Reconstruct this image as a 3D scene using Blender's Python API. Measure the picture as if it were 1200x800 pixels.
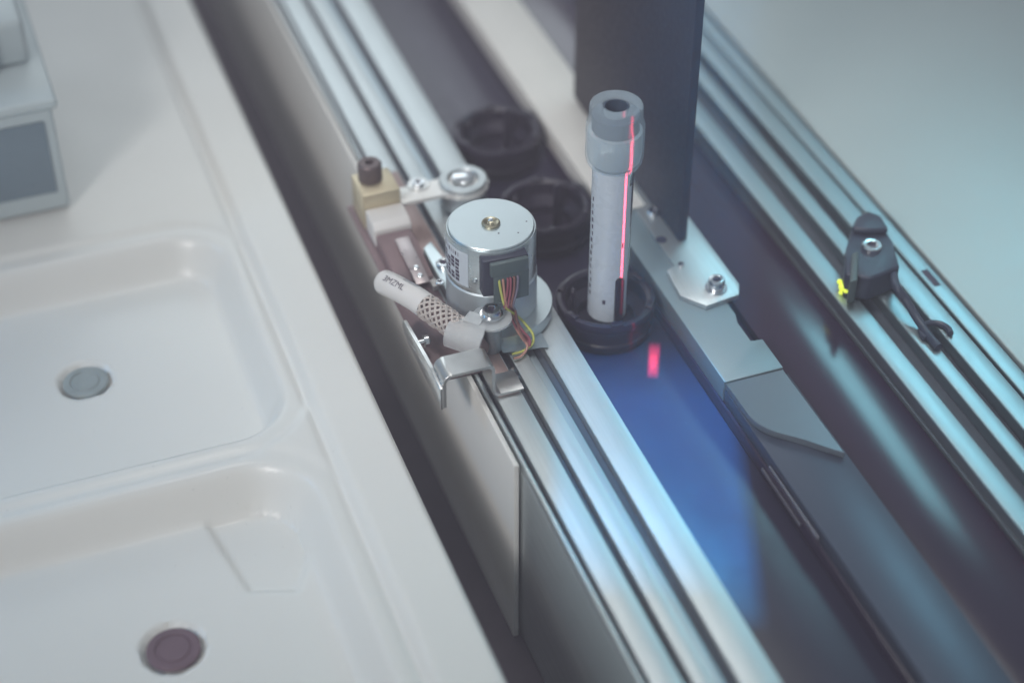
import bpy, bmesh, math, random
import numpy as np
from mathutils import Vector, Matrix
random.seed(7)
S = bpy.context.scene
MM = 0.001
for o in list(bpy.data.objects): bpy.data.objects.remove(o)

# ------------------------------------------------------------------ camera
FPX = 2140.0; TH = math.radians(40.25); PS = math.radians(20.2)
_h = Vector((math.sin(PS), math.cos(PS), 0)); _z = Vector((0, 0, 1))
CF = _h*math.cos(TH) - _z*math.sin(TH)
CR = Vector((math.cos(PS), -math.sin(PS), 0))
CU = _h*math.sin(TH) + _z*math.cos(TH)
def ray(px, py): return CF + CR*((px-600)/FPX) + CU*((400-py)/FPX)
CAM = -ray(576, 350)*588.0                       # millimetres; z = 0 is the top of the guide rail
def P(px, py, z=0.0):                            # photo pixel -> point on the height z (mm)
    d = ray(px, py); return CAM + d*((z-CAM.z)/d.z)
cd = bpy.data.cameras.new('camera'); cam = bpy.data.objects.new('camera', cd)
S.collection.objects.link(cam); S.camera = cam
cam.matrix_world = Matrix.Translation(CAM*MM) @ Matrix((CR, CU, -CF)).transposed().to_4x4()
cd.sensor_fit = 'HORIZONTAL'; cd.sensor_width = 36; cd.lens = FPX/1200*36
cd.clip_start = 0.01; cd.clip_end = 20
cd.dof.use_dof = True; cd.dof.focus_distance = 0.558; cd.dof.aperture_fstop = 4.4

# ------------------------------------------------------------------ light
W = bpy.data.worlds.new('World'); S.world = W; W.use_nodes = True
W.node_tree.nodes['Background'].inputs[0].default_value = (0.58, 0.66, 0.71, 1)
W.node_tree.nodes['Background'].inputs[1].default_value = 0.36
def area(name, loc, target, sx, sy, radiance, color, roll=0.0):
    l = bpy.data.lights.new(name, 'AREA'); l.shape = 'RECTANGLE'; l.size = sx*MM; l.size_y = sy*MM
    l.color = color; l.energy = radiance*math.pi*sx*sy*MM*MM
    o = bpy.data.objects.new(name, l); S.collection.objects.link(o)
    o.location = Vector(loc)*MM
    q = (Vector(target)-Vector(loc)).to_track_quat('-Z', 'Y')
    o.rotation_euler = (q.to_matrix() @ Matrix.Rotation(roll, 3, 'Z')).to_euler()
    return o
k_ = area('ceiling_softbox', (70, 110, 820), (65, 30, 0), 280, 280, 0.46, (1.0, 0.99, 0.96)); k_.data.spread = math.radians(34)
area('rear_softbox', (60, 1150, 640), (20, 60, 0), 900, 330, 2.3, (0.86, 0.96, 1.0))
f_ = area('front_softbox', (-640, -560, 600), (35, 60, 0), 200, 200, 1.45, (1.0, 0.96, 0.94)); f_.data.spread = math.radians(34)
area('left_blue_fill', (-700, 260, 420), (-175, 10, -20), 200, 200, 0.28, (0.10, 0.45, 0.85)).data.spread = math.radians(24)  # blue fill added to tint the left side of the tray
def mirror_lamp(name, px, py, z, dist, sx, sy, rad, col, roll=0.0):
    # a lamp standing where the flat surface at height z mirrors it to the viewer
    p = P(px, py, z); d = (p-CAM).normalized(); d.z = -d.z
    return area(name, p + d*dist, p, sx, sy, rad, col, roll)
mirror_lamp('teal_highlight_lamp', 1125, 600, -6, 520, 75, 190, 1.15, (0.34, 0.85, 1.0), math.radians(33)).data.spread = math.radians(70)  # lamp added so the deck mirrors a teal highlight
S.view_settings.view_transform = 'Standard'; S.view_settings.look = 'None'
S.view_settings.exposure = 0.42; S.view_settings.gamma = 1.0
S.render.engine = 'CYCLES'
S.cycles.max_bounces = 10; S.cycles.transparent_max_bounces = 12; S.cycles.transmission_bounces = 8

# ------------------------------------------------------------------ materials
MATS = {}
def mat(name, col, rough=0.5, metal=0.0, var=0.06, scale=120, bump=0.0, bscale=900, stretch=None, spec=0.5,
        trans=0.0, ior=1.45, emit=None, estr=0.0, coat=0.0, rvar=0.08, speck=0.0, alpha=1.0, sss=0.0):
    if name in MATS: return MATS[name]
    m = bpy.data.materials.new(name); m.use_nodes = True; nt = m.node_tree; N = nt.nodes; L = nt.links
    b = N['Principled BSDF']; tc = N.new('ShaderNodeTexCoord'); mp = N.new('ShaderNodeMapping')
    L.new(tc.outputs['Object'], mp.inputs[0])
    if stretch: mp.inputs['Scale'].default_value = stretch
    n1 = N.new('ShaderNodeTexNoise'); n1.inputs['Scale'].default_value = scale; n1.inputs['Detail'].default_value = 5
    L.new(mp.outputs[0], n1.inputs['Vector'])
    mx = N.new('ShaderNodeMix'); mx.data_type = 'RGBA'
    mx.inputs[6].default_value = (*[c*(1-var) for c in col], 1); mx.inputs[7].default_value = (*[min(1, c*(1+var)) for c in col], 1)
    L.new(n1.outputs[0], mx.inputs[0])
    last = mx.outputs[2]
    if speck > 0:                                # dust specks with a shape of their own
        v = N.new('ShaderNodeTexNoise'); v.inputs['Scale'].default_value = 750; v.inputs['Detail'].default_value = 1
        L.new(tc.outputs['Object'], v.inputs['Vector'])
        r = N.new('ShaderNodeMapRange'); r.inputs[1].default_value = 0.74; r.inputs[2].default_value = 0.80
        r.inputs[3].default_value = 0; r.inputs[4].default_value = speck; L.new(v.outputs[0], r.inputs[0])
        m2 = N.new('ShaderNodeMix'); m2.data_type = 'RGBA'; m2.inputs[7].default_value = (0.5, 0.5, 0.48, 1)
        L.new(r.outputs[0], m2.inputs[0]); L.new(last, m2.inputs[6]); last = m2.outputs[2]
    L.new(last, b.inputs['Base Color'])
    n2 = N.new('ShaderNodeTexNoise'); n2.inputs['Scale'].default_value = scale*3.1; n2.inputs['Detail'].default_value = 4
    L.new(mp.outputs[0], n2.inputs['Vector'])
    mr = N.new('ShaderNodeMapRange'); mr.inputs[1].default_value = 0.3; mr.inputs[2].default_value = 0.7
    mr.inputs[3].default_value = max(0.02, rough-rvar); mr.inputs[4].default_value = min(1, rough+rvar)
    L.new(n2.outputs[0], mr.inputs[0]); L.new(mr.outputs[0], b.inputs['Roughness'])
    b.inputs['Metallic'].default_value = metal; b.inputs['IOR'].default_value = ior
    b.inputs['Specular IOR Level'].default_value = spec
    b.inputs['Transmission Weight'].default_value = trans
    b.inputs['Coat Weight'].default_value = coat; b.inputs['Alpha'].default_value = alpha
    if sss: b.inputs['Subsurface Weight'].default_value = sss; b.inputs['Subsurface Radius'].default_value = (0.004,)*3; b.inputs['Subsurface Scale'].default_value = 1.0
    if emit: b.inputs['Emission Color'].default_value = (*emit, 1); b.inputs['Emission Strength'].default_value = estr
    if bump > 0:
        n3 = N.new('ShaderNodeTexNoise'); n3.inputs['Scale'].default_value = bscale; n3.inputs['Detail'].default_value = 3
        L.new(mp.outputs[0], n3.inputs['Vector'])
        bp = N.new('ShaderNodeBump'); bp.inputs['Strength'].default_value = bump; bp.inputs['Distance'].default_value = 0.0003
        L.new(n3.outputs[0], bp.inputs['Height']); L.new(bp.outputs[0], b.inputs['Normal'])
    MATS[name] = m; return m
WHITE = mat('white moulded plastic', (0.66, 0.66, 0.63), 0.33, var=0.045, scale=14, bump=0.02, bscale=250, rvar=0.03, speck=0.45)
PANEL = mat('white painted sheet', (0.62, 0.61, 0.58), 0.45, var=0.05, scale=60, bump=0.06)
ALU = mat('brushed aluminium', (0.55, 0.59, 0.60), 0.44, 0.9, var=0.14, scale=120, stretch=(9, 0.3, 9), rvar=0.04)
ALUD = mat('anodised aluminium', (0.40, 0.47, 0.51), 0.42, 0.9, var=0.10, scale=90, stretch=(8, 0.4, 8), rvar=0.04, speck=0.25)
ALUB = mat('extruded aluminium', (0.34, 0.43, 0.46), 0.42, 0.95, var=0.08, scale=70, stretch=(10, 0.3, 10), rvar=0.03)
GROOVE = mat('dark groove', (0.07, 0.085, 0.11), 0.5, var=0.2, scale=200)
BRONZE = mat('pinkish bronze strip', (0.40, 0.29, 0.27), 0.42, 0.6, var=0.14, scale=120, stretch=(5, 0.5, 5))
BROWN = mat('brown mauve plastic', (0.20, 0.135, 0.14), 0.5, var=0.12, scale=200)
BLACK = mat('black glossy plastic', (0.014, 0.009, 0.020), 0.5, var=0.2, scale=150, speck=0.10, spec=0.3)
CUPB = mat('black moulded rubber', (0.017, 0.012, 0.026), 0.36, var=0.25, scale=200, bump=0.15, speck=0.10)
FLOOR = mat('black polished channel', (0.022, 0.018, 0.042), 0.34, var=0.12, scale=60, spec=0.5, rvar=0.03, speck=0.06)
DECK = mat('black coated deck', (0.024, 0.014, 0.036), 0.18, var=0.2, scale=40, spec=0.6, rvar=0.01)
BASE = mat('dark base plate', (0.06, 0.045, 0.06), 0.6, var=0.2, scale=60)
STEEL = mat('bright steel', (0.70, 0.72, 0.74), 0.20, 1.0, var=0.08, scale=200)
ZINC = mat('zinc plated sheet', (0.66, 0.66, 0.65), 0.33, 1.0, var=0.08, scale=160, rvar=0.05)
MOTOR = mat('motor can steel', (0.60, 0.66, 0.68), 0.30, 1.0, var=0.06, scale=150, stretch=(1, 1, 6), rvar=0.04)
MOTORT = mat('motor cover steel', (0.62, 0.69, 0.71), 0.36, 1.0, var=0.04, scale=60, rvar=0.03)
GOLD = mat('pale brass', (0.62, 0.54, 0.38), 0.42, 0.55, var=0.08, scale=120)
KNOB = mat('dark knurled steel', (0.13, 0.10, 0.10), 0.42, 0.5, var=0.2, scale=300)
BRASSP = mat('brass bearing', (0.40, 0.37, 0.27), 0.4, 0.9, var=0.1)
CONN = mat('grey connector plastic', (0.075, 0.105, 0.11), 0.45, var=0.12, scale=200)
CONND = mat('dark connector plastic', (0.03, 0.035, 0.06), 0.45, var=0.12, scale=200)
PAPER = mat('label paper', (0.50, 0.55, 0.60), 0.6, var=0.03, scale=90)
INK = mat('printed ink', (0.05, 0.04, 0.07), 0.6, var=0.2)
INKG = mat('pale printed ink', (0.30, 0.31, 0.36), 0.6, var=0.2)
SLEEVE = mat('white heat shrink', (0.62, 0.60, 0.58), 0.5, var=0.05)
BRAID = mat('braided sleeve', (0.50, 0.45, 0.42), 0.5, var=0.15, scale=300)
BRAIDI = mat('sleeve core', (0.16, 0.11, 0.11), 0.6)
CLEAR = mat('clear nylon', (0.74, 0.77, 0.78), 0.25, var=0.03, alpha=0.36)
GLASS = mat('tube glass', (0.85, 0.90, 0.90), 0.05, var=0.0, trans=1.0, ior=1.45, rvar=0.02)
CAPM = mat('frosted cap plastic', (0.56, 0.69, 0.78), 0.26, var=0.04, alpha=0.30, rvar=0.03)
STOP = mat('grey rubber stopper', (0.045, 0.065, 0.10), 0.55, var=0.1)
LEDM = mat('lit yellow led', (0.6, 0.7, 0.1), 0.3, emit=(0.75, 0.85, 0.05), estr=0.7)
SENS = mat('black sensor plastic', (0.035, 0.045, 0.075), 0.4, var=0.2, scale=200, bump=0.1)
PLATE = mat('satin grey plate', (0.42, 0.47, 0.47), 0.48, 0.5, var=0.03, scale=30, bump=0.03, rvar=0.02)
BINM = mat('translucent bin plastic', (0.48, 0.55, 0.56), 0.4, var=0.04, scale=40)
BIND = mat('smoked bin panel', (0.16, 0.22, 0.26), 0.35, var=0.1, scale=40)
PLUG = mat('grey rubber plug', (0.26, 0.30, 0.30), 0.6, var=0.25, scale=220, bump=0.3)
PLUGD = mat('mauve rubber plug', (0.13, 0.08, 0.10), 0.6, var=0.2)
def wire_mat(n, c): return mat(n, c, 0.4, var=0.05)
WY = wire_mat('yellow wire', (0.50, 0.52, 0.13)); WO = wire_mat('orange wire', (0.46, 0.24, 0.19))
WR = wire_mat('red wire', (0.28, 0.08, 0.11)); WG = wire_mat('grey violet wire', (0.18, 0.16, 0.22)); WK = wire_mat('brown wire', (0.22, 0.10, 0.09))

# ------------------------------------------------------------------ mesh helpers (millimetres, world coordinates)
def thing(name, loc, label, cat, group=None):
    o = bpy.data.objects.new(name, None); S.collection.objects.link(o)
    o.empty_display_size = 0.005; o.location = Vector(loc)*MM
    o['label'] = label; o['category'] = cat
    if group: o['group'] = group
    return o
def root_loc(o):
    v = Vector((0, 0, 0))
    while o: v = v + o.location; o = o.parent
    return v
def obj(name, bm, m, parent=None, smooth=35, label=None):
    bmesh.ops.recalc_face_normals(bm, faces=bm.faces)
    off = root_loc(parent) if parent else Vector((0, 0, 0))
    for v in bm.verts: v.co = v.co*MM - off
    me = bpy.data.meshes.new(name); bm.to_mesh(me); bm.free()
    for p in me.polygons: p.use_smooth = True
    try: me.set_sharp_from_angle(angle=math.radians(smooth))
    except Exception: pass
    me.materials.append(m)
    o = bpy.data.objects.new(name, me); S.collection.objects.link(o)
    if parent: o.parent = parent
    if label: o['label'] = label
    return o
def solo(name, bm, m, label, cat, group=None, smooth=35):
    o = obj(name, bm, m, None, smooth); o['label'] = label; o['category'] = cat
    if group: o['group'] = group
    return o
def struct(name, bm, m):
    o = obj(name, bm, m); o['kind'] = 'structure'; return o
def bevel(bm, r, seg=2):
    if r > 0:
        bmesh.ops.bevel(bm, geom=list(bm.edges), offset=r, segments=seg, affect='EDGES', profile=0.5, clamp_overlap=True)
    return bm
def add_box(bm, x0, x1, y0, y1, z0, z1):
    vs = [bm.verts.new((x, y, z)) for z in (z0, z1) for y in (y0, y1) for x in (x0, x1)]
    for f in ((0, 1, 3, 2), (4, 6, 7, 5), (0, 4, 5, 1), (2, 3, 7, 6), (0, 2, 6, 4), (1, 5, 7, 3)):
        bm.faces.new([vs[i] for i in f])
    return bm
def box(x0, x1, y0, y1, z0, z1, b=0.3, seg=2): return bevel(add_box(bmesh.new(), x0, x1, y0, y1, z0, z1), b, seg)
def prism(pts, z0, z1, b=0.0, seg=2, bm=None):     # polygon in xy, extruded along z
    bm = bm or bmesh.new()
    lo = [bm.verts.new((p[0], p[1], z0)) for p in pts]; hi = [bm.verts.new((p[0], p[1], z1)) for p in pts]
    bm.faces.new(lo[::-1]); bm.faces.new(hi); n = len(pts)
    for i in range(n): bm.faces.new((lo[i], lo[(i+1) % n], hi[(i+1) % n], hi[i]))
    return bevel(bm, b, seg)
def prism_y(pts, y0, y1, b=0.0, seg=2, bm=None):   # polygon in xz, extruded along y
    bm = bm or bmesh.new()
    lo = [bm.verts.new((p[0], y0, p[1])) for p in pts]; hi = [bm.verts.new((p[0], y1, p[1])) for p in pts]
    bm.faces.new(lo); bm.faces.new(hi[::-1]); n = len(pts)
    for i in range(n): bm.faces.new((lo[i], hi[i], hi[(i+1) % n], lo[(i+1) % n]))
    return bevel(bm, b, seg)
def prism_x(pts, x0, x1, b=0.0, seg=2):            # polygon in yz, extruded along x
    bm = bmesh.new()
    lo = [bm.verts.new((x0, p[0], p[1])) for p in pts]; hi = [bm.verts.new((x1, p[0], p[1])) for p in pts]
    bm.faces.new(lo); bm.faces.new(hi[::-1]); n = len(pts)
    for i in range(n): bm.faces.new((lo[i], hi[i], hi[(i+1) % n], lo[(i+1) % n]))
    return bevel(bm, b, seg)
def lathe(c, prof, n=48, bm=None, a0=0.0, a1=2*math.pi, rib=0.0, nrib=0, close=False):
    bm = bm or bmesh.new(); full = abs(a1-a0-2*math.pi) < 1e-6; m = n if full else n+1; rings = []
    for r, z in prof:
        if r < 1e-6: rings.append([bm.verts.new((c[0], c[1], c[2]+z))])
        else:
            ring = []
            for i in range(m):
                a = a0+(a1-a0)*i/n; rr = r
                if nrib and r > rib: rr = r + (0.16 if (i % (n//nrib)) == 0 else 0)
                ring.append(bm.verts.new((c[0]+rr*math.cos(a), c[1]+rr*math.sin(a), c[2]+z)))
            rings.append(ring)
    if close: rings.append(rings[0])
    for A, B in zip(rings, rings[1:]):
        for i in range(n):
            j = (i+1) % m
            if len(A) == 1 and len(B) == 1: continue
            if len(A) == 1: bm.faces.new((A[0], B[j], B[i]))
            elif len(B) == 1: bm.faces.new((A[i], A[j], B[0]))
            else: bm.faces.new((A[i], A[j], B[j], B[i]))
    return bm
def spline(pts, k=8):
    pts = [Vector(p) for p in pts]; q = [pts[0]*2-pts[1]] + pts + [pts[-1]*2-pts[-2]]; out = []
    for i in range(1, len(q)-2):
        a, b, c, d = q[i-1:i+3]
        for j in range(k):
            t = j/k; out.append(0.5*((2*b)+(c-a)*t+(2*a-5*b+4*c-d)*t*t+(3*b-a-3*c+d)*t**3))
    out.append(pts[-1]); return out
def tube(path, r, n=10, bm=None, caps=True):
    bm = bm or bmesh.new(); path = [Vector(p) for p in path]; rs = r if isinstance(r, (list, tuple)) else [r]*len(path)
    rings = []; up = Vector((0, 0, 1))
    for i, p in enumerate(path):
        t = (path[min(i+1, len(path)-1)]-path[max(i-1, 0)]).normalized()
        if i == 0 and abs(t.dot(up)) > 0.9: up = Vector((1, 0, 0))
        s = t.cross(up).normalized(); up = s.cross(t).normalized()
        rings.append([bm.verts.new(p+(s*math.cos(2*math.pi*k/n)+up*math.sin(2*math.pi*k/n))*rs[i]) for k in range(n)])
    for A, B in zip(rings, rings[1:]):
        for k in range(n): bm.faces.new((A[k], A[(k+1) % n], B[(k+1) % n], B[k]))
    if caps: bm.faces.new(rings[0][::-1]); bm.faces.new(rings[-1])
    return bm
def socket_screw(parent, c, r, h, m=STEEL, name='screw', hexr=0.5, dome=0.25):
    s = obj(name, lathe(c, [(0, 0), (r, 0), (r, h*(1-dome)), (r*0.88, h*0.97), (r*hexr*1.08, h), (r*hexr, h*0.96), (r*hexr*0.97, h*0.35), (0, h*0.3)], 28), m, parent)
    k = [(c[0]+r*hexr*0.93*math.cos(a), c[1]+r*hexr*0.93*math.sin(a)) for a in [i*math.pi/3+0.3 for i in range(6)]]
    obj('socket', prism(k, c[2]+h*0.32, c[2]+h*0.52), INK, s)
    return s
def arc(cx, cy, r, a0, a1, n=8): return [(cx+r*math.cos(a0+(a1-a0)*i/n), cy+r*math.sin(a0+(a1-a0)*i/n)) for i in range(n+1)]
YN, YF = -290.0, 420.0; ZB = -75.0

# ------------------------------------------------------------------ the setting
struct('machine_base', add_box(bmesh.new(), -260, 420, YN-40, YF+40, ZB-10, ZB), BASE)
struct('channel_floor', box(17.8, 52.3, YN, YF, ZB+0.2, -12.2, 0.2), FLOOR)
struct('deck', box(75.6, 103.4, YN, YF, ZB+0.2, -6, 0.2), DECK)

# ------------------------------------------------------------------ white moulded tray on the left
def sd_rect(x, y, x0, x1, y0, y1, r):
    cx, cy, hx, hy = (x0+x1)/2, (y0+y1)/2, (x1-x0)/2, (y1-y0)/2
    qx = np.abs(x-cx)-hx+r; qy = np.abs(y-cy)-hy+r
    return np.hypot(np.maximum(qx, 0), np.maximum(qy, 0))+np.minimum(np.maximum(qx, qy), 0)-r
def sst(a, b, v): t = np.clip((v-a)/(b-a), 0, 1); return t*t*(3-2*t)
xs = np.concatenate([np.linspace(-215, -66.5, 125), np.linspace(-65.8, -46, 26)]); ys = np.arange(YN, YF+0.1, 1.25)
X, Y = np.meshgrid(xs, ys)
Z = np.full_like(X, -12.0)
Z += 1.6*sst(-65.6, -61.6, X)                                    # raised lip along the edge
Z -= 1.1*np.exp(-((X+66.0)/1.4)**2)                              # fine channel beside the lip
d1 = sd_rect(X, Y, -240, -70.5, -23, 86, 20); d2 = sd_rect(X, Y, -240, -72, YN-60, -33, 22)
for d in (d1, d2):
    Z -= 1.0*(1-sst(5.0, 8.0, d))
    Z -= 13.0*(1-sst(-9.0, 0.5, d))
hx = [(-113, -5), (-101, -72), (-86, -77), (-72, -50), (-80, -8)]  # angled pocket moulded into the near recess
dh = np.full_like(X, -1e9)
for (ax, ay), (bx, by) in zip(hx, hx[1:]+hx[:1]):
    nx, ny = (by-ay), -(bx-ax); l = math.hypot(nx, ny); cxm, cym = -92, -45
    s = -1 if (cxm-ax)*nx+(cym-ay)*ny > 0 else 1
    dh = np.maximum(dh, s*((X-ax)*nx+(Y-ay)*ny)/l)
Z -= 1.6*(1-sst(-2.2, 0.3, dh))*(d2 < -8)
h1 = P(100, 445, -26); h2 = P(203, 758, -26)
for c, r in ((h1, 8.2), (h2, 8.5)): Z -= 2.6*(1-sst(r, r+1.0, np.hypot(X-c.x, Y-c.y)))
Z -= 1.3*sst(-47.6, -46.0, X)**2
bm = bmesh.new(); ny_, nx_ = X.shape
V = [[bm.verts.new((X[j, i], Y[j, i], Z[j, i])) for i in range(nx_)] for j in range(ny_)]
for j in range(ny_-1):
    for i in range(nx_-1): bm.faces.new((V[j][i], V[j][i+1], V[j+1][i+1], V[j+1][i]))
prev = [V[j][-1] for j in range(ny_)]
for zz, dx in ((-14.5, 0.5), (-60, 0.5), (-60, -6)):              # rim turned down towards the gap
    cur = [bm.verts.new((-46+dx, ys[j], zz)) for j in range(ny_)]
    for j in range(ny_-1): bm.faces.new((prev[j], cur[j], cur[j+1], prev[j+1]))
    prev = cur
t = thing('moulded_tray', (-120, 0, ZB), 'white moulded plastic tray with rounded recesses left of the dark gap', 'tray')
obj('tray_body', bm, WHITE, t, 60)
for xa in (-212, -60):
    for ya in (-250, 350): obj('foot', box(xa, xa+8, ya, ya+8, ZB+0.2, -32 if xa < -100 else -16, 0.5), BASE, t)
obj('plug', lathe((h1.x, h1.y, -27.5), [(0, 0), (7.4, 0), (7.4, 0.7), (7.0, 1.1), (5.2, 1.15), (4.9, 0.7), (4.5, 0.7), (4.2, 1.05), (0, 1.1)], 48), PLUG, t)
obj('plug', lathe((h2.x, h2.y, -27.5), [(0, 0), (7.7, 0), (7.7, 0.7), (7.3, 1.1), (5.4, 1.15), (5.1, 0.7), (4.7, 0.7), (4.4, 1.05), (0, 1.1)], 48), PLUGD, t, label='dark mauve plug')

# storage bin standing on the tray
t = thing('storage_bin', (-160, 150, -12), 'pale grey plastic bin with a darker smoked front standing on the white tray', 'bin')
obj('wall', box(-208, -117.5, 112.5, 200, -11.0, 33, 1.6, 3), BINM, t)
obj('front_panel', box(-204, -121.0, 111.6, 112.6, -3, 26, 0.3), BIND, t)
obj('rim', box(-210, -115.5, 110.6, 202, 30.5, 34.6, 1.5, 3), BINM, t)
obj('lid', box(-206, -120, 136, 200, 34.6, 52, 2.5, 3), BINM, t)
obj('handle', box(-150, -134, 128, 140, 34.7, 60, 2.5, 3), BIND, t)

# ------------------------------------------------------------------ white upright board
t = thing('upright_board', (-19, 0, ZB), 'thin white upright board between the dark gap and the grooved rail', 'board')
obj('board', box(-20, -18.3, -75, YF, ZB+0.2, 0, 0.35), PANEL, t)

# ------------------------------------------------------------------ grooved guide rail
t = thing('guide_rail', (0, 0, ZB), 'long grooved aluminium rail carrying the small motor', 'rail')
obj('rail_body', box(-17.4, 17.3, YN, YF, ZB+0.2, -3.6, 0.2), ALU, t)
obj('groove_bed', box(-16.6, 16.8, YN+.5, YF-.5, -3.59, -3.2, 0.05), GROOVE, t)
for x0, x1, m in ((-17.4, -16.2, ALU), (-14.6, -6.6, ALU), (-4.2, 1.4, ALU), (7.0, 17.3, ALU)):
    obj('strip', box(x0, x1, YN, YF, -3.19, 0, 0.35), m, t)
obj('step', box(1.45, 4.3, YN, YF, -3.19, -1.8, 0.2), ALUD, t)

t = solo('slide_strip', box(-14.0, -7.2, -45.5, 78, 0.05, 0.7, 0.2), BRONZE, 'pinkish bronze slide strip lying along the grooved rail', 'strip')

# ------------------------------------------------------------------ right-hand guide wall, deck rail, side plate
t = thing('guide_wall', (63, 0, ZB), 'pale metal guide wall along the right of the black channel', 'wall')
obj('wall_body', box(52.6, 75.2, YN, YF, ZB+0.2, -8.2, 0.2), DECK, t, label='dark lower wall')
obj('cover_strip', box(52.8, 75.0, 30, YF, -8.1, 0, 0.4), PANEL, t, label='white far cover strip')
obj('end_block', prism([(53.2, -62.3), (73.2, -62.3), (73.2, -47.8), (69.0, -47.8), (69.0, -38), (70.6, -34), (70.6, 29.8), (53.2, 29.8)], -8.1, -0.3, 0.25), mat('grey blue anodised block', (0.24, 0.31, 0.34), 0.5, 0.6, var=0.04, scale=60, rvar=0.02), t)
cv = [(P(x_, y_, -0.8).x, P(x_, y_, -0.8).y) for x_, y_ in ((879, 488), (884, 493), (891, 498), (899, 502), (909, 506), (925, 510), (943, 515), (967, 523), (990, 530.5))]
obj('plate', prism([(53.6, -62.6), *cv, (72.9, -62.6)], -3.0, -0.8, 0.12, 1), mat('blue grey film', (0.15, 0.185, 0.22), 0.32, 0.3, var=0.03, scale=60, rvar=0.01), t, label='blue grey plate with a curved end')
obj('lower_plate', box(53.4, 75.0, YN, -62.6, -8.1, -3.1, 0.2), mat('dark slate plate', (0.05, 0.065, 0.10), 0.36, 0.25, var=0.03, scale=50, spec=0.6, rvar=0.01), t)
for zc, y0, y1 in ((-5.2, -127, -96), (-9.6, -117, -92)):
    obj('spring_strip', box(51.9, 52.58, y0, y1, zc-0.55, zc+0.55, 0.2), mat('dull spring steel', (0.22, 0.21, 0.24), 0.5, 0.8), t)

# bracket plate with its screws
t = thing('bracket_plate', (67, 0, 0), 'flat metal bracket plate with chamfered end and bolts beneath the black shield', 'bracket')
z0, z1 = -0.25, 1.6
out = [(58.0, -7.8), (56.8, -21.2), (62.6, -28.8), (74.8, -27.2), (77.2, -22.4), (76.9, 60), (66.4, 60), (66.4, 28.5), (64.6, 27.0), (62.0, 27.0), (61.6, 6), (61.8, -6.5)]
obj('plate', prism(out, z0, z1, 0.2), ALU, t)
c = P(839, 338, 1.6)
w = obj('washer', lathe((c.x, c.y, 1.65), [(1.5, 0), (3.6, 0), (3.6, 0.6), (1.5, 0.6)], 28, close=True), STEEL, t)
socket_screw(t, (c.x, c.y, 2.2), 2.8, 3.4, name='bolt')
c = P(798, 312, 1.6); socket_screw(t, (c.x, c.y, 1.65), 1.1, 1.2, name='pin')
c = P(775, 281, 1.6); obj('hole', lathe((c.x, c.y, 1.55), [(0, 0.12), (1.9, 0.12), (1.9, 0)], 20), INK, t)
c = P(766, 250, 1.6); socket_screw(t, (c.x, c.y, 1.65), 2.2, 1.3, name='bolt')

# black upright shield standing on the bracket plate
t = thing('shield_panel', (70, 50, 2), 'tall black upright shield panel behind the capped tube', 'panel')
obj('panel', prism_x([(5, 1.7), (100, 1.7), (100, 150), (5, 150)], 68.0, 71.0, 0.35), BLACK, t)

# aluminium profile
t = thing('slotted_profile', (122, 0, ZB), 'slotted aluminium profile along the right side carrying the black sensor', 'profile')
obj('profile_body', box(104, 142, YN, YF, ZB+0.2, -5.2, 0.2), ALUD, t)
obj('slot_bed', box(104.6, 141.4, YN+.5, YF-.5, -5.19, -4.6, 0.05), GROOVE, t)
for x0, x1 in ((104, 111.2), (117.4, 123.0), (127.2, 134.6), (136.2, 142.0)):
    obj('ridge', box(x0, x1, YN, YF, -4.59, 0 if x0 < 136 else -0.8, 0.5, 3), ALUB, t)
obj('slot', box(137.6, 140.2, -43, -34, -1.2, -0.74, 0.1), INK, t)
t = solo('side_plate', box(143.2, 400, YN, YF, ZB+0.2, -0.6, 0.6, 3), PLATE, 'wide satin grey side plate right of the slotted profile', 'plate')

# ------------------------------------------------------------------ black tube carriers in the channel
def make_carrier():
    t = thing('tube_carrier', (35, -11.5, -12), '', 'tube holder', 'round black tube carriers queued in the channel')
    c = (35, -11.5, -12.1)
    obj('body', lathe(c, [(0, 0.2), (14.9, 0.2), (15.3, 0.8), (15.3, 3), (14.8, 3.6), (14.9, 7.4), (15.9, 9.0), (16.2, 10.6), (15.7, 11.9), (14.4, 12.1), (13.2, 11.4), (12.9, 8), (12.6, 1.2), (0, 0.9)], 96), CUPB, t)
    obj('insert', lathe(c, [(12.8, 7.0), (11.0, 5.6), (9.6, 4.4), (9.6, 1.5), (12.5, 1.4)], 40), CUPB, t)
    for k in range(6):                                            # raised lugs on the rim
        a = math.radians(60*k+22); x, y = c[0]+14.6*math.cos(a), c[1]+14.6*math.sin(a)
        b = box(-1.1, 1.1, -2.0, 2.0, 0, 0.9, 0.3)
        bmesh.ops.rotate(b, verts=b.verts, cent=(0, 0, 0), matrix=Matrix.Rotation(a, 3, 'Z'))
        bmesh.ops.translate(b, verts=b.verts, vec=(x, y, c[2]+11.8)); obj('lug', b, CUPB, t)
    for a_, rr, top in ((-84.5, 8.6, 25.6), (38, 10.6, 14), (150, 10.6, 14)):   # spring fingers
        a = math.radians(a_); prof = [(-1.45, 0), (1.45, 0)]+arc(0, top-4.9, 1.45, 0, math.pi, 8)
        b = prism_x(prof, -0.5, 0.5, 0.15)
        bmesh.ops.rotate(b, verts=b.verts, cent=(0, 0, 0), matrix=Matrix.Rotation(a, 3, 'Z'))
        bmesh.ops.translate(b, verts=b.verts, vec=(c[0]+rr*math.cos(a), c[1]+rr*math.sin(a), c[2]+3.5)); obj('spring_finger', b, CUPB, t)
    return t
def dup(root, loc, label):
    r = root.copy(); S.collection.objects.link(r); r.location = Vector(loc)*MM; r['label'] = label
    for ch in root.children:
        k = ch.copy(); S.collection.objects.link(k); k.parent = r
        for g in ch.children:
            q = g.copy(); S.collection.objects.link(q); q.parent = k
    return r
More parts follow.
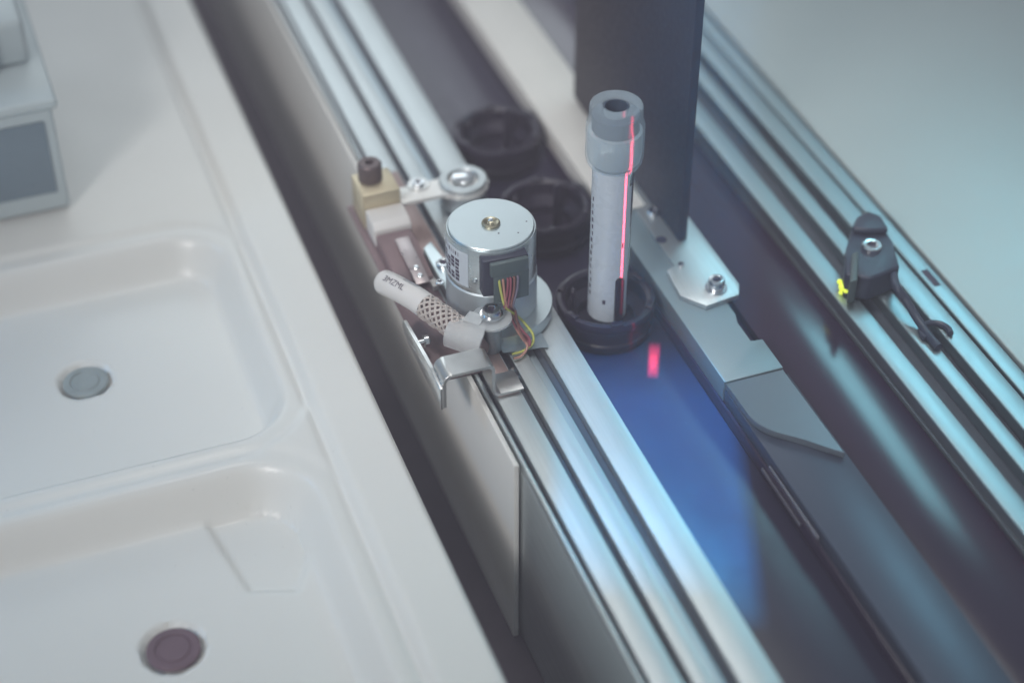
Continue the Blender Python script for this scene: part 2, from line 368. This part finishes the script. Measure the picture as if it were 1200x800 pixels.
car = make_carrier(); car['label'] = 'round black tube carrier holding the capped tube'
dup(car, (35, 42.5, -12), 'empty round black carrier directly behind the one with the tube')
dup(car, (35, 91.5, -12), 'empty round black carrier at the back of the queue')

# ------------------------------------------------------------------ capped sample tube
TX, TY = 35.0, -13.4
t = thing('sample_tube', (TX, TY, -11), 'clear sample tube with white label and frosted cap lit by a red laser line', 'tube')
zc = 53.6
g = obj('tube_wall', lathe((TX, TY, 0), [(0, -10.8), (3.0, -10.2), (5.3, -8), (6.3, -4.5), (6.35, 66), (5.35, 66), (5.3, -4), (4.4, -7.5), (2.5, -9.2), (0, -9.6)], 48), GLASS, t)
camdir = math.atan2(CAM.y-TY, CAM.x-TX)
aR = camdir + math.radians(60); a_s = aR - math.radians(272)
TLAB = mat('glossy tube label', (0.52, 0.58, 0.64), 0.28, var=0.03, scale=90, rvar=0.03)
lab = obj('label', lathe((TX, TY, 0), [(6.42, -4), (6.42, 53.2), (6.52, 53.2), (6.52, -4)], 56, a0=a_s, a1=aR-math.radians(9), close=True), TLAB, t)
lab2 = obj('label_flap', lathe((TX, TY, 0), [(6.54, -3), (6.54, 47.6), (6.62, 47.6), (6.62, -3)], 16, a0=aR-math.radians(16), a1=aR, close=True), PAPER, t)
for k in range(15):                                               # print running up the far side of the label
    a = camdir-math.radians(58+4*random.random()); b = bmesh.new(); z = 41-k*2.6
    lathe((TX, TY, 0), [(6.56, z), (6.56, z+1.5)], 3, bm=b, a0=a-math.radians(5+6*random.random()), a1=a)
    obj('print_mark', b, INK, lab)
for da, z, w_, h_ in ((-16, 3.2, 9, 1.7), (34, 25, 4, 2.0)):
    a = camdir+math.radians(da); obj('print_mark', lathe((TX, TY, 0), [(6.57, z), (6.57, z+h_)], 3, a0=a, a1=a+math.radians(w_)), INK, lab)
cap = obj('cap', lathe((TX, TY, zc), [(6.6, 0.5), (7.9, 0), (8.5, 1.2), (8.75, 3.0), (8.7, 14.2), (8.15, 15.2), (8.05, 20.0), (7.75, 20.6), (4.3, 20.6), (3.95, 20.2), (3.9, 17.5)], 96, rib=8.6, nrib=32), CAPM, t)
LINER = mat('milky cap liner', (0.62, 0.74, 0.81), 0.3, var=0.04, alpha=0.5, rvar=0.03)
obj('skirt', lathe((TX, TY, zc), [(6.75, 0.6), (7.9, 1.6), (8.2, 4), (8.1, 11.8), (7.3, 12.2)], 96, rib=8.0, nrib=48), LINER, cap)
obj('stopper', lathe((TX, TY, zc), [(0, 9.5), (5.3, 9.5), (5.3, 12.3), (7.15, 12.4), (7.15, 17.4), (3.6, 17.4), (3.6, 20.0), (3.4, 20.0), (3.2, 12.0), (0, 11.8)], 48), STOP, cap)

# ------------------------------------------------------------------ stepper motor on the rail
MX, MY, MZ = -2.2, -6.3, 5.0
t = thing('stepper_motor', (MX, MY, 0.8), 'round silver stepper motor with coloured wires on the grooved rail', 'motor')
fl = [(MX+19.2*math.cos(a), MY+19.2*math.sin(a)) for a in np.linspace(math.radians(-122), math.radians(112), 48)]
fl = [p for p in fl] + [(-10.5, 30.0), (-14.2, 27.0), (-14.2, -9.0), (-9.6, -9.5)]
obj('mounting_flange', prism(fl, 0.95, MZ, 0.5), MOTORT, t)
obj('front_plate', prism([(-6.0, -27.5), (8.4, -29.5), (8.8, -15), (-6.0, -15)], 0.75, 0.94, 0), ALUD, t)
HOUS = mat('satin cast housing', (0.52, 0.58, 0.61), 0.5, 0.7, var=0.05, rvar=0.03)
can = obj('lower_housing', lathe((MX, MY, MZ), [(0, 0.05), (14.35, 0.05), (14.35, 12.4), (13.9, 12.9), (0, 12.9)], 72), HOUS, t)
up = obj('can', lathe((MX, MY, MZ), [(0, 12.95), (14.0, 12.95), (14.0, 28.7), (13.75, 29.3), (13.4, 29.3), (13.3, 28.6), (0, 28.6)], 72), MOTOR, t)
top = obj('cover_disc', lathe((MX, MY, MZ), [(0, 28.7), (13.15, 28.7), (13.35, 29.0), (13.35, 29.7), (13.1, 30.0), (0, 30.0)], 72), MOTORT, t)
br = obj('bearing', lathe((MX, MY, MZ+30), [(0, 0.02), (2.9, 0.02), (2.9, 0.5), (2.4, 0.9), (1.7, 0.7), (1.2, 0.35), (0, 0.35)], 32), BRASSP, top)
obj('shaft', lathe((MX, MY, MZ+30), [(0, 0.3), (0.85, 0.3), (0.85, 1.5), (0.55, 1.8), (0, 1.85)], 20), STEEL, t)
mcam = math.atan2(CAM.y-MY, CAM.x-MX)
for da, rr in ((25, 5.5), (60, 9.6), (95, 11)):
    a = mcam+math.radians(da); obj('punch_mark', lathe((MX+rr*math.cos(a), MY+rr*math.sin(a), MZ+29.95), [(0, 0.1), (0.28, 0.1), (0.28, 0)], 10), INK, top)
# name label with printed cells
def cyl_patch(a0, a1, z0, z1, r, n=10): return lathe((MX, MY, MZ), [(r-0.06, z0), (r, z0), (r, z1), (r-0.06, z1)], n, a0=a0, a1=a1, close=True)
l0 = mcam-math.radians(84); l1 = mcam-math.radians(30)
lab = obj('label', cyl_patch(l0, l1, 14.6, 27.6, 14.12, 16), PAPER, t)
for i in range(4):
    for j in range(6):
        if random.random() < 0.13: continue
        a = mcam-math.radians(78)+math.radians(9.0)*i; z = 15.6+j*1.42; s = random.uniform(0.8, 1.0)
        obj('print_cell', cyl_patch(a, a+math.radians(7.4*s), z, z+1.16*s, 14.17, 2), INK, lab)
for i in range(8):
    a = mcam-math.radians(79)+math.radians(4.6)*i; obj('print_mark', cyl_patch(a, a+math.radians(2.2+random.random()), 25.0, 26.4, 14.17, 1), INKG if i % 3 else INK, lab)
obj('rivet', lathe((MX+14.0*math.cos(mcam-.36), MY+14.0*math.sin(mcam-.36), MZ+18.2), [(0, -0.8), (0.6, -0.6), (0.9, 0), (0.6, 0.6), (0, 0.8)], 12), MOTOR, t)
# moulded connector on the side
def radial_box(ac, w, r0, r1, z0, z1, b=0.4):
    bm = box(r0, r1, -w/2, w/2, z0, z1, b)
    bmesh.ops.rotate(bm, verts=bm.verts, cent=(0, 0, 0), matrix=Matrix.Rotation(ac, 3, 'Z'))
    bmesh.ops.translate(bm, verts=bm.verts, vec=(MX, MY, MZ)); return bm
ca = mcam + math.radians(16)
cn = obj('connector', radial_box(ca, 14.5, 11.5, 15.8, 14.6, 28.3, 0.6), CONND, t)
obj('hood', radial_box(ca+0.05, 12.2, 15.82, 17.6, 23.2, 28.0, 0.5), CONN, cn)
obj('face', radial_box(ca+0.10, 11.6, 15.82, 16.7, 12.2, 23.15, 0.4), CONN, cn)
# wires
def cpt(da, r, z): a = ca+math.radians(da); return (MX+r*math.cos(a), MY+r*math.sin(a), MZ+z)
def pp(px, py, z): return tuple(P(px, py, z))
for m, d0, d1, e in (
        (WY, -8, -2, [pp(607, 371, 8.5), pp(617, 381, 6), pp(624.5, 392, 3.6), pp(623.5, 403, 2.0), pp(613, 411, 1.3), pp(600, 415, 1.2)]),
        (WO, -4, -1, [pp(599, 368, 9.5), pp(604, 383, 6.6), pp(612, 396, 4.2), pp(618, 406, 2.4), pp(611, 417, 1.3), pp(602, 420, 1.2)]),
        (WR, 1, -3, [pp(597, 364, 11), pp(601, 376, 8.4), pp(609, 389, 5.4), pp(617, 397, 3.6), pp(621, 406, 2.0)]),
        (WR, 4, 1, [pp(601, 364, 11), pp(606, 377, 8.6), pp(613, 388, 6.2), pp(620, 396, 4.2), pp(621, 404, 2.6)]),
        (WG, 12, 6, [pp(604, 364, 11), pp(607, 377, 8), pp(611, 390, 5.2), pp(615, 402, 3.0)]),
        (WK, 8, 4, [pp(603, 362, 12), pp(606, 377, 9), pp(610, 390, 6.0), pp(616, 400, 3.8)])):
    obj('wire', tube(spline([cpt(d0, 16.4, 21.2), cpt(d0, 17.2, 20.6), cpt(d0*.7+d1*.3, 17.6, 16.5), cpt(d1, 17.6, 11.0)]+e, 8), 0.40, 10), m, t)
c = P(520, 311, MZ); socket_screw(t, (c.x, c.y, MZ+0.05), 2.5, 1.5)
c = P(521, 333, MZ); socket_screw(t, (c.x-1.2, c.y+1, MZ+0.05), 1.4, 0.8)
# small fasteners in the groove beside the strip
for i, (px, py) in enumerate(((601, 437), (606, 447), (611, 456))):
    c = P(px, py, -3.1); b = lathe((c.x, c.y, -3.15), [(0, 0), (1.05, 0), (1.05, 1.5), (0.6, 2.0), (0, 2.0)], 12)
    solo('groove_screw', b, STEEL, 'tiny steel screw in the dark rail groove beside the bent bracket', 'screw', 'tiny screws in the rail groove')

# ------------------------------------------------------------------ carriage plate, brass block, arm, brown switch
solo('carriage_plate', prism([(-30.0, -33), (-14.9, -33), (-14.9, 63), (-30.0, 63)], 0.1, 1.2, 0.2), BROWN, 'thin mauve brown plate lying across the board top under the brass block', 'plate')
t = thing('brass_block', (-21.5, 54, 1.2), 'pale brass block with a dark knurled screw on top', 'block')
obj('block', box(-28.2, -15.0, 48, 61.5, 1.3, 15, 0.5), GOLD, t)
kc = P(434, 210, 15)
k = obj('knurled_screw', lathe((kc.x, kc.y, 15.05), [(0, 0), (3.7, 0), (3.9, 0.4), (3.9, 6.2), (3.5, 6.8), (1.5, 6.8), (1.4, 5.0), (0, 5.0)], 72, rib=3.8, nrib=36), KNOB, t)
obj('socket', lathe((kc.x, kc.y, 20.0), [(0, 0.15), (1.35, 0.15), (1.35, 0.1)], 16), INK, k)
t = thing('lever_arm', (3, 52, 8), 'white metal lever arm ending in a round bearing over the rail', 'lever')
al = [(-14.7, 48.2), (0.5, 48.0)] + arc(8.6, 52.6, 8.7, math.radians(212), math.radians(508), 36) + [(0.5, 57.0), (-14.7, 57.0)]
obj('arm', prism(al, 7.2, 8.8, 0.25), mat('white metal', (0.74, 0.74, 0.72), 0.4, 0.3, var=0.03), t)
obj('bearing_ring', lathe((8.6, 52.6, 8.85), [(5.2, 0), (8.3, 0), (8.3, 1.3), (7.8, 1.7), (5.6, 1.7), (5.2, 1.2)], 48, close=True), ALU, t)
obj('bolt_head', prism([(8.6+4.2*math.cos(a), 52.6+4.2*math.sin(a)) for a in [i*math.pi/3+.2 for i in range(6)]], 8.9, 11.2, 0.5), STEEL, t)
obj('roller', lathe((8.6, 52.6, 0.1), [(0, 0), (7.6, 0), (8.0, 0.5), (8.0, 6.4), (7.6, 7.0), (0, 7.0)], 48), ALUD, t)
sc = P(490, 217, 8.8); w = obj('washer', lathe((sc.x, sc.y, 8.85), [(1.2, 0), (3.6, 0), (3.6, 0.5), (1.2, 0.5)], 28, close=True), ZINC, t)
socket_screw(t, (sc.x, sc.y, 9.35), 2.1, 0.9)
t = thing('latch_switch', (-21, 30, 1.2), 'mauve brown switch with white collar and steel tongue in front of the brass block', 'switch')
obj('collar', prism_x([(37, 1.3), (47.8, 1.3), (47.8, 9.6), (40, 9.6), (37, 8.0)], -27.6, -14.7, 0.6, 3), SLEEVE, t)
obj('body', prism_x([(12, 1.3), (36.8, 1.3), (36.8, 6.8), (30, 6.8), (12, 4.8)], -27.4, -15.4, 0.7, 3), BROWN, t)
b = prism([(-22.6, 8), (-17.9, 8), (-17.9, 31), (-22.6, 31)], 0, 0.7, 0.15)
bmesh.ops.rotate(b, verts=b.verts, cent=(0, 31, 0), matrix=Matrix.Rotation(math.radians(4.5), 3, 'X'))
bmesh.ops.translate(b, verts=b.verts, vec=(0, 0, 7.3)); obj('tongue', b, mat('mauve steel', (0.46, 0.40, 0.40), 0.35, 0.8), t)
for dy in (11.5, 15.5): obj('rivet', lathe((-20.2, dy, 6.15+(dy-11)*0.08), [(0, -0.3), (1.0, -0.3), (1.0, 0.3), (0.7, 0.7), (0, 0.8)], 16), STEEL, t)
obj('white_tab', box(-17.0, -14.9, 8.5, 30, 1.25, 3.4, 0.3), SLEEVE, t)

# ------------------------------------------------------------------ labelled cable with braided sleeve
cp = [Vector(v) for v in (pp(447, 329, 9.0), pp(462, 336, 11.2), pp(487, 350, 11.8), pp(512, 368, 11.2), pp(538, 386, 9.8), pp(554, 399, 7.6), pp(563, 409, 3.4))]
path = spline(cp, 10)
t = thing('labelled_cable', tuple(cp[0]), 'white labelled cable with a braided sleeve held by a clear clip', 'cable')
n1 = int(len(path)*0.43)
sl = obj('white_sleeve', tube(path[3:n1], 4.0, 28), SLEEVE, t)
obj('core', tube(path[n1:], 3.1, 20), BRAIDI, t)
obj('conductor', tube([path[0]+Vector((4, 3, -7.0)), path[0]+Vector((3, 1.5, -3.0)), path[4], path[5]], 2.0, 14), BROWN, t)
bmb = bmesh.new(); seg = path[n1-1:-9]
for sgn in (-1, 1):
    for k in range(9):
        hp = []
        for i in range(0, (len(seg)-1)*4+1):
            f = i/4; j = min(int(f), len(seg)-2); p = seg[j].lerp(seg[j+1], f-j); tt = (seg[j+1]-seg[j]).normalized()
            s_ = tt.cross(Vector((0, 0, 1))).normalized(); u_ = s_.cross(tt)
            a = 2*math.pi*k/9 + sgn*f*0.30
            hp.append(p+(s_*math.cos(a)+u_*math.sin(a))*(3.75+0.14*sgn*math.sin(f*1.35*2+k*math.pi)))
        tube(hp, 0.42, 5, bm=bmb, caps=False)
bo = obj('braid', bmb, BRAID, t)
# text and bar marks printed on the sleeve
def text_mesh(body, size):
    c = bpy.data.curves.new('t', 'FONT'); c.body = body; c.size = size; c.align_x = 'CENTER'; c.align_y = 'CENTER'
    o = bpy.data.objects.new('t', c); S.collection.objects.link(o); bpy.context.view_layer.update()
    me = bpy.data.meshes.new_from_object(o.evaluated_get(bpy.context.evaluated_depsgraph_get()))
    bpy.data.objects.remove(o); bm = bmesh.new(); bm.from_mesh(me); bpy.data.meshes.remove(me); return bm
def wrap_on_sleeve(bm, f, ang, r):
    i = int(f); p = path[i].lerp(path[i+1], f-i); tt = (path[i+1]-path[i]).normalized()
    s_ = tt.cross(Vector((0, 0, 1))).normalized(); u_ = s_.cross(tt)
    bmesh.ops.subdivide_edges(bm, edges=bm.edges, cuts=1)
    for v in bm.verts:
        a = ang + v.co.y/r; v.co = p + tt*v.co.x + (s_*math.cos(a)+u_*math.sin(a))*r
    return bm
obj('lettering', wrap_on_sleeve(text_mesh('3MZML', 2.9), 12.6, math.radians(62), 4.05), INK, sl)
bar = bmesh.new()
for k in range(9):
    x = -2.8+k*0.7; add_box(bar, x, x+0.32, -1.1, 1.1, -0.01, 0.01)
obj('bar_marks', wrap_on_sleeve(bar, 16.5, math.radians(118), 4.06), INKG, sl)

# clear nylon clip screwed down over the cable
CZ = 12.6
sc = P(576, 371, CZ+1.0)
t = thing('cable_clip', (sc.x, sc.y, 1.0), 'translucent nylon clip holding the braided cable beside the motor', 'clip')
ob = prism([(sc.x+6.3*math.cos(a), sc.y+6.3*math.sin(a)) for a in [i*2*math.pi/36 for i in range(36)]], CZ, CZ+0.9, 0.25)
obj('standoff', lathe((sc.x, sc.y, 0.8), [(0, 0), (3.0, 0), (3.0, CZ-0.85), (0, CZ-0.85)], 24), ALUD, t)
obj('pad', ob, CLEAR, t)
q = path[-14]; tt = (path[-12]-path[-16]).normalized(); tt.z = 0; tt.normalize(); sd = Vector((tt.y, -tt.x, 0))
if sd.dot(Vector((sc.x, sc.y, 0))-Vector((q.x, q.y, 0))) < 0: sd = -sd
dpad = (Vector((sc.x, sc.y, 0))-Vector((q.x, q.y, 0))).dot(sd)
prof = [(dpad-1.5, CZ+1.0), (dpad-5.0, CZ+1.0)]
prof += [(4.6*math.cos(a), q.z+4.6*math.sin(a)) for a in np.linspace(math.radians(20), math.radians(205), 16)]
bm = bmesh.new(); rows = []
for i, (u, z) in enumerate(prof):
    f = i/(len(prof)-1); hw = 2.6+3.6*min(1, f*1.8)
    j0, j1 = prof[max(i-1, 0)], prof[min(i+1, len(prof)-1)]; tx, tz = j1[0]-j0[0], j1[1]-j0[1]; l = math.hypot(tx, tz); nx, nz = tz/l, -tx/l
    row = []
    for k in (-1, -0.5, 0, 0.5, 1):
        sh = (1-k*k)*0.0
        for th_ in (0, 0.8): row.append(bm.verts.new(Vector((q.x, q.y, 0))+tt*(k*hw+sh)+sd*(u+nx*th_)+Vector((0, 0, z+nz*th_))))
    rows.append(row)
for A, B in zip(rows, rows[1:]):
    for k in range(0, 8, 2):
        bm.faces.new((A[k], A[k+2], B[k+2], B[k])); bm.faces.new((A[k+1], B[k+1], B[k+3], A[k+3]))
    bm.faces.new((A[0], B[0], B[1], A[1])); bm.faces.new((A[8], A[9], B[9], B[8]))
for R_ in (rows[0], rows[-1]):
    for k in range(0, 8, 2): bm.faces.new((R_[k], R_[k+1], R_[k+3], R_[k+2]))
obj('strap', bm, CLEAR, t, 60)
w = obj('washer', lathe((sc.x, sc.y, CZ+1.85), [(1.3, 0), (3.6, 0), (3.6, 0.5), (1.3, 0.5)], 28, close=True), STEEL, t)
socket_screw(t, (sc.x, sc.y, CZ+2.35), 2.9, 2.0, hexr=0.42, dome=0.55)

# ------------------------------------------------------------------ bent hat bracket over the board
t = thing('bent_bracket', (-15, -42, 0), 'bent shiny sheet metal bracket straddling the white board in front of the cable', 'bracket')
def sheet(line, th_):
    n = len(line); o2 = []
    for i, (x, z) in enumerate(line):
        a, b = line[max(i-1, 0)], line[min(i+1, n-1)]; dx, dz = b[0]-a[0], b[1]-a[1]; l = math.hypot(dx, dz); o2.append((x+dz/l*th_, z-dx/l*th_))
    return line + o2[::-1]
hat = [(-31.6, 0.6), (-31.6, 9.6)] + [(-28.6+3.0*math.cos(a), 9.9+3.0*math.sin(a)) for a in np.linspace(math.pi, math.pi/2, 7)] \
    + [(-17.2+2.0*math.cos(a), 10.9+2.0*math.sin(a)) for a in np.linspace(math.pi/2, 0, 6)] \
    + [(-13.4+1.8*math.cos(a), 2.7+1.8*math.sin(a)) for a in np.linspace(math.pi, 1.5*math.pi, 6)] + [(-6.0, 0.9)]
hat = [(x, z+1.0) for x, z in hat]
obj('strap', prism_y(sheet(hat, 1.0), -46, -37, 0.15, 1), ZINC, t)
fl = [(-46.5, 1.6), (-46.5, 10.0), (-37, 10.6), (-30, 10.2), (-14, 8.6)] + [(-11.5+2.5*math.cos(a), 6.0+2.6*math.sin(a)) for a in np.linspace(math.pi/2, -math.pi/2, 8)] + [(-16, 2.4)]
obj('flange', prism_x(fl, -32.7, -31.65, 0.2), ZINC, t)
b = lathe((0, 0, 0), [(0, 0), (0.9, 0), (0.9, 2.6), (1.9, 2.6), (1.9, 3.8), (1.3, 4.4), (0, 4.4)], 20)
bmesh.ops.rotate(b, verts=b.verts, cent=(0, 0, 0), matrix=Matrix.Rotation(math.radians(90), 3, 'Y'))
bmesh.ops.translate(b, verts=b.verts, vec=(-31.7, -20, 6.5)); obj('stud', b, STEEL, t)

# ------------------------------------------------------------------ black sensor on the profile
t = thing('optical_sensor', (117, -32, 0), 'black optical sensor block with a glowing yellow light on the slotted profile', 'sensor')
def pz(lst, z): return [(P(x, y, z).x, P(x, y, z).y) for x, y in lst]
obj('housing', prism(pz([(990, 320), (991, 292), (999, 264), (1013, 252), (1032, 258), (1046, 284), (1055, 312), (1020, 326)], 9.5), 0.1, 9.5, 1.0, 3), SENS, t)
obj('hump', prism(pz([(998, 266), (1004, 253), (1017, 246), (1033, 252), (1042, 268), (1016, 269)], 12), 9.4, 12.0, 1.1, 3), SENS, t)
sc = P(1021, 291, 9.5); socket_screw(t, (sc.x, sc.y, 9.55), 3.3, 1.8, hexr=0.45)
obj('edge_rib', prism(pz([(996, 330), (999, 296), (1006, 294), (1005, 328)], 11.0), 2.0, 11.0, 0.4), CONN, t)
for px, py, z, r in ((984, 330, 3.5, 0.9), (987, 336, 3.0, 1.25), (991.5, 340, 2.4, 1.0), (985.5, 342.5, 1.0, 0.8)):
    c = P(px, py, z); obj('light', lathe(tuple(c), [(0, -r)]+[(r*math.cos(a), r*math.sin(a)) for a in np.linspace(-1.2, 1.2, 6)]+[(0, r)], 14), LEDM, t)
lead = spline([pp(1047, 318, 6.5), pp(1050, 335, 9), pp(1062, 352, 6), pp(1074, 372, 3.2), pp(1086, 390, 1.6), pp(1100, 407, 1.2)], 10)
obj('lead', tube(lead, 1.35, 12), SENS, t)
c = P(1096, 392, 0)
obj('retaining_clip', tube([(c.x+a*math.cos(q_), c.y+4.6*math.sin(q_), 1.0) for a, q_ in [(4.6, x) for x in np.linspace(math.radians(-30), math.radians(200), 16)]], 1.0, 8), SENS, t)

# ------------------------------------------------------------------ laser scanner light (a real light shaped as a line)
def laser(name, loc, target, width, zlim, power, soft=0.25, softy=None):
    l = bpy.data.lights.new(name, 'SPOT'); l.color = (1, 1, 1); l.energy = power; l.spot_size = math.radians(75); l.spot_blend = 0.0
    l.shadow_soft_size = 0.0002; l.use_nodes = True; nt = l.node_tree; N = nt.nodes; L = nt.links
    em = N['Emission']; em.inputs[0].default_value = (1.0, 0.05, 0.10, 1)
    tc = N.new('ShaderNodeTexCoord'); sp = N.new('ShaderNodeSeparateXYZ'); L.new(tc.outputs['Normal'], sp.inputs[0])
    def div(a, b): n = N.new('ShaderNodeMath'); n.operation = 'DIVIDE'; L.new(a, n.inputs[0]); L.new(b, n.inputs[1]); return n.outputs[0]
    def absn(a): n = N.new('ShaderNodeMath'); n.operation = 'ABSOLUTE'; L.new(a, n.inputs[0]); return n.outputs[0]
    def win(a, w, soft=soft):
        n = N.new('ShaderNodeMapRange'); n.inputs[1].default_value = w*(1-soft); n.inputs[2].default_value = w*(1+soft); n.inputs[3].default_value = 1; n.inputs[4].default_value = 0
        L.new(a, n.inputs[0]); return n.outputs[0]
    m = N.new('ShaderNodeMath'); m.operation = 'MULTIPLY'
    L.new(win(absn(div(sp.outputs[0], sp.outputs[2])), width), m.inputs[0]); L.new(win(absn(div(sp.outputs[1], sp.outputs[2])), zlim, softy or soft), m.inputs[1])
    L.new(m.outputs[0], em.inputs['Strength'])
    o = bpy.data.objects.new(name, l); S.collection.objects.link(o); o.location = Vector(loc)*MM
    z = (Vector(loc)-Vector(target)).normalized(); x = Vector((0, 0, 1)).cross(z).normalized(); y = z.cross(x)
    o.rotation_euler = Matrix((x, y, z)).transposed().to_euler(); return o
la = camdir + math.radians(37)
LS = (TX+190*math.cos(la), TY+190*math.sin(la), 34)
hitp = (TX+6.5*math.cos(la), TY+6.5*math.sin(la), 38)
laser('laser_line', LS, hitp, 0.0019, 0.232, 9.0, 0.5)
sp_ = P(766, 423, -12.2)
laser('laser_spot', tuple(sp_+(CAM-sp_)*0.25), tuple(sp_), 0.0115, 0.033, 22.0, 0.25)
# shaped blue beam added straight above, standing in for a cover reflection
bc = P(758, 555, -12.2); HB = 420.0
bl = laser('added_blue_beam', (bc.x, bc.y, HB), (bc.x+0.001, bc.y, -30), 0.066, 0.108, 44.0, 0.10, 0.32)
bl.rotation_euler = Matrix((CR, Vector((_h.x, _h.y, 0)), Vector((0, 0, 1)))).transposed().to_euler()
nt = bl.data.node_tree; em = nt.nodes['Emission']; em.inputs[0].default_value = (0.03, 0.40, 0.80, 1)
sx = [n for n in nt.nodes if n.type == 'SEPXYZ'][0]                # mask along the rail: shuts the beam off left of the channel
def mth(op, a, b):
    n = nt.nodes.new('ShaderNodeMath'); n.operation = op
    for i, v in enumerate((a, b)):
        if isinstance(v, (int, float)): n.inputs[i].default_value = v
        else: nt.links.new(v, n.inputs[i])
    return n.outputs[0]
u_ = mth('DIVIDE', sx.outputs[0], sx.outputs[2]); v_ = mth('DIVIDE', sx.outputs[1], sx.outputs[2])
wx = mth('ADD', mth('MULTIPLY', u_, CR.x), mth('MULTIPLY', v_, _h.x))
lim = (bc.x-18.5)/HB
mr = nt.nodes.new('ShaderNodeMapRange'); mr.inputs[1].default_value = lim-0.006; mr.inputs[2].default_value = lim+0.006; mr.inputs[3].default_value = 1; mr.inputs[4].default_value = 0.11
nt.links.new(wx, mr.inputs[0])
old = em.inputs['Strength'].links[0].from_socket
lim2 = (bc.x-52.2)/HB
mr2 = nt.nodes.new('ShaderNodeMapRange'); mr2.inputs[1].default_value = lim2-0.004; mr2.inputs[2].default_value = lim2+0.003; mr2.inputs[3].default_value = 0; mr2.inputs[4].default_value = 1
nt.links.new(wx, mr2.inputs[0])
nt.links.new(mth('MULTIPLY', mth('MULTIPLY', old, mr.outputs[0]), mr2.outputs[0]), em.inputs['Strength'])

# ------------------------------------------------------------------ added haze
hz = bpy.data.materials.new('added haze'); hz.use_nodes = True; nt = hz.node_tree; nt.nodes.remove(nt.nodes['Principled BSDF'])  # haze volume added to lift the blacks like reflections in a clear cover
pv = nt.nodes.new('ShaderNodeVolumePrincipled'); pv.inputs['Color'].default_value = (0.96, 0.87, 1.0, 1); pv.inputs['Density'].default_value = 0.23
nt.links.new(pv.outputs[0], nt.nodes['Material Output'].inputs['Volume'])
o = obj('haze', add_box(bmesh.new(), -330, 480, -520, 480, ZB-40, 440), hz); o['kind'] = 'stuff'; o['label'] = 'pale added haze standing in for cover reflections'
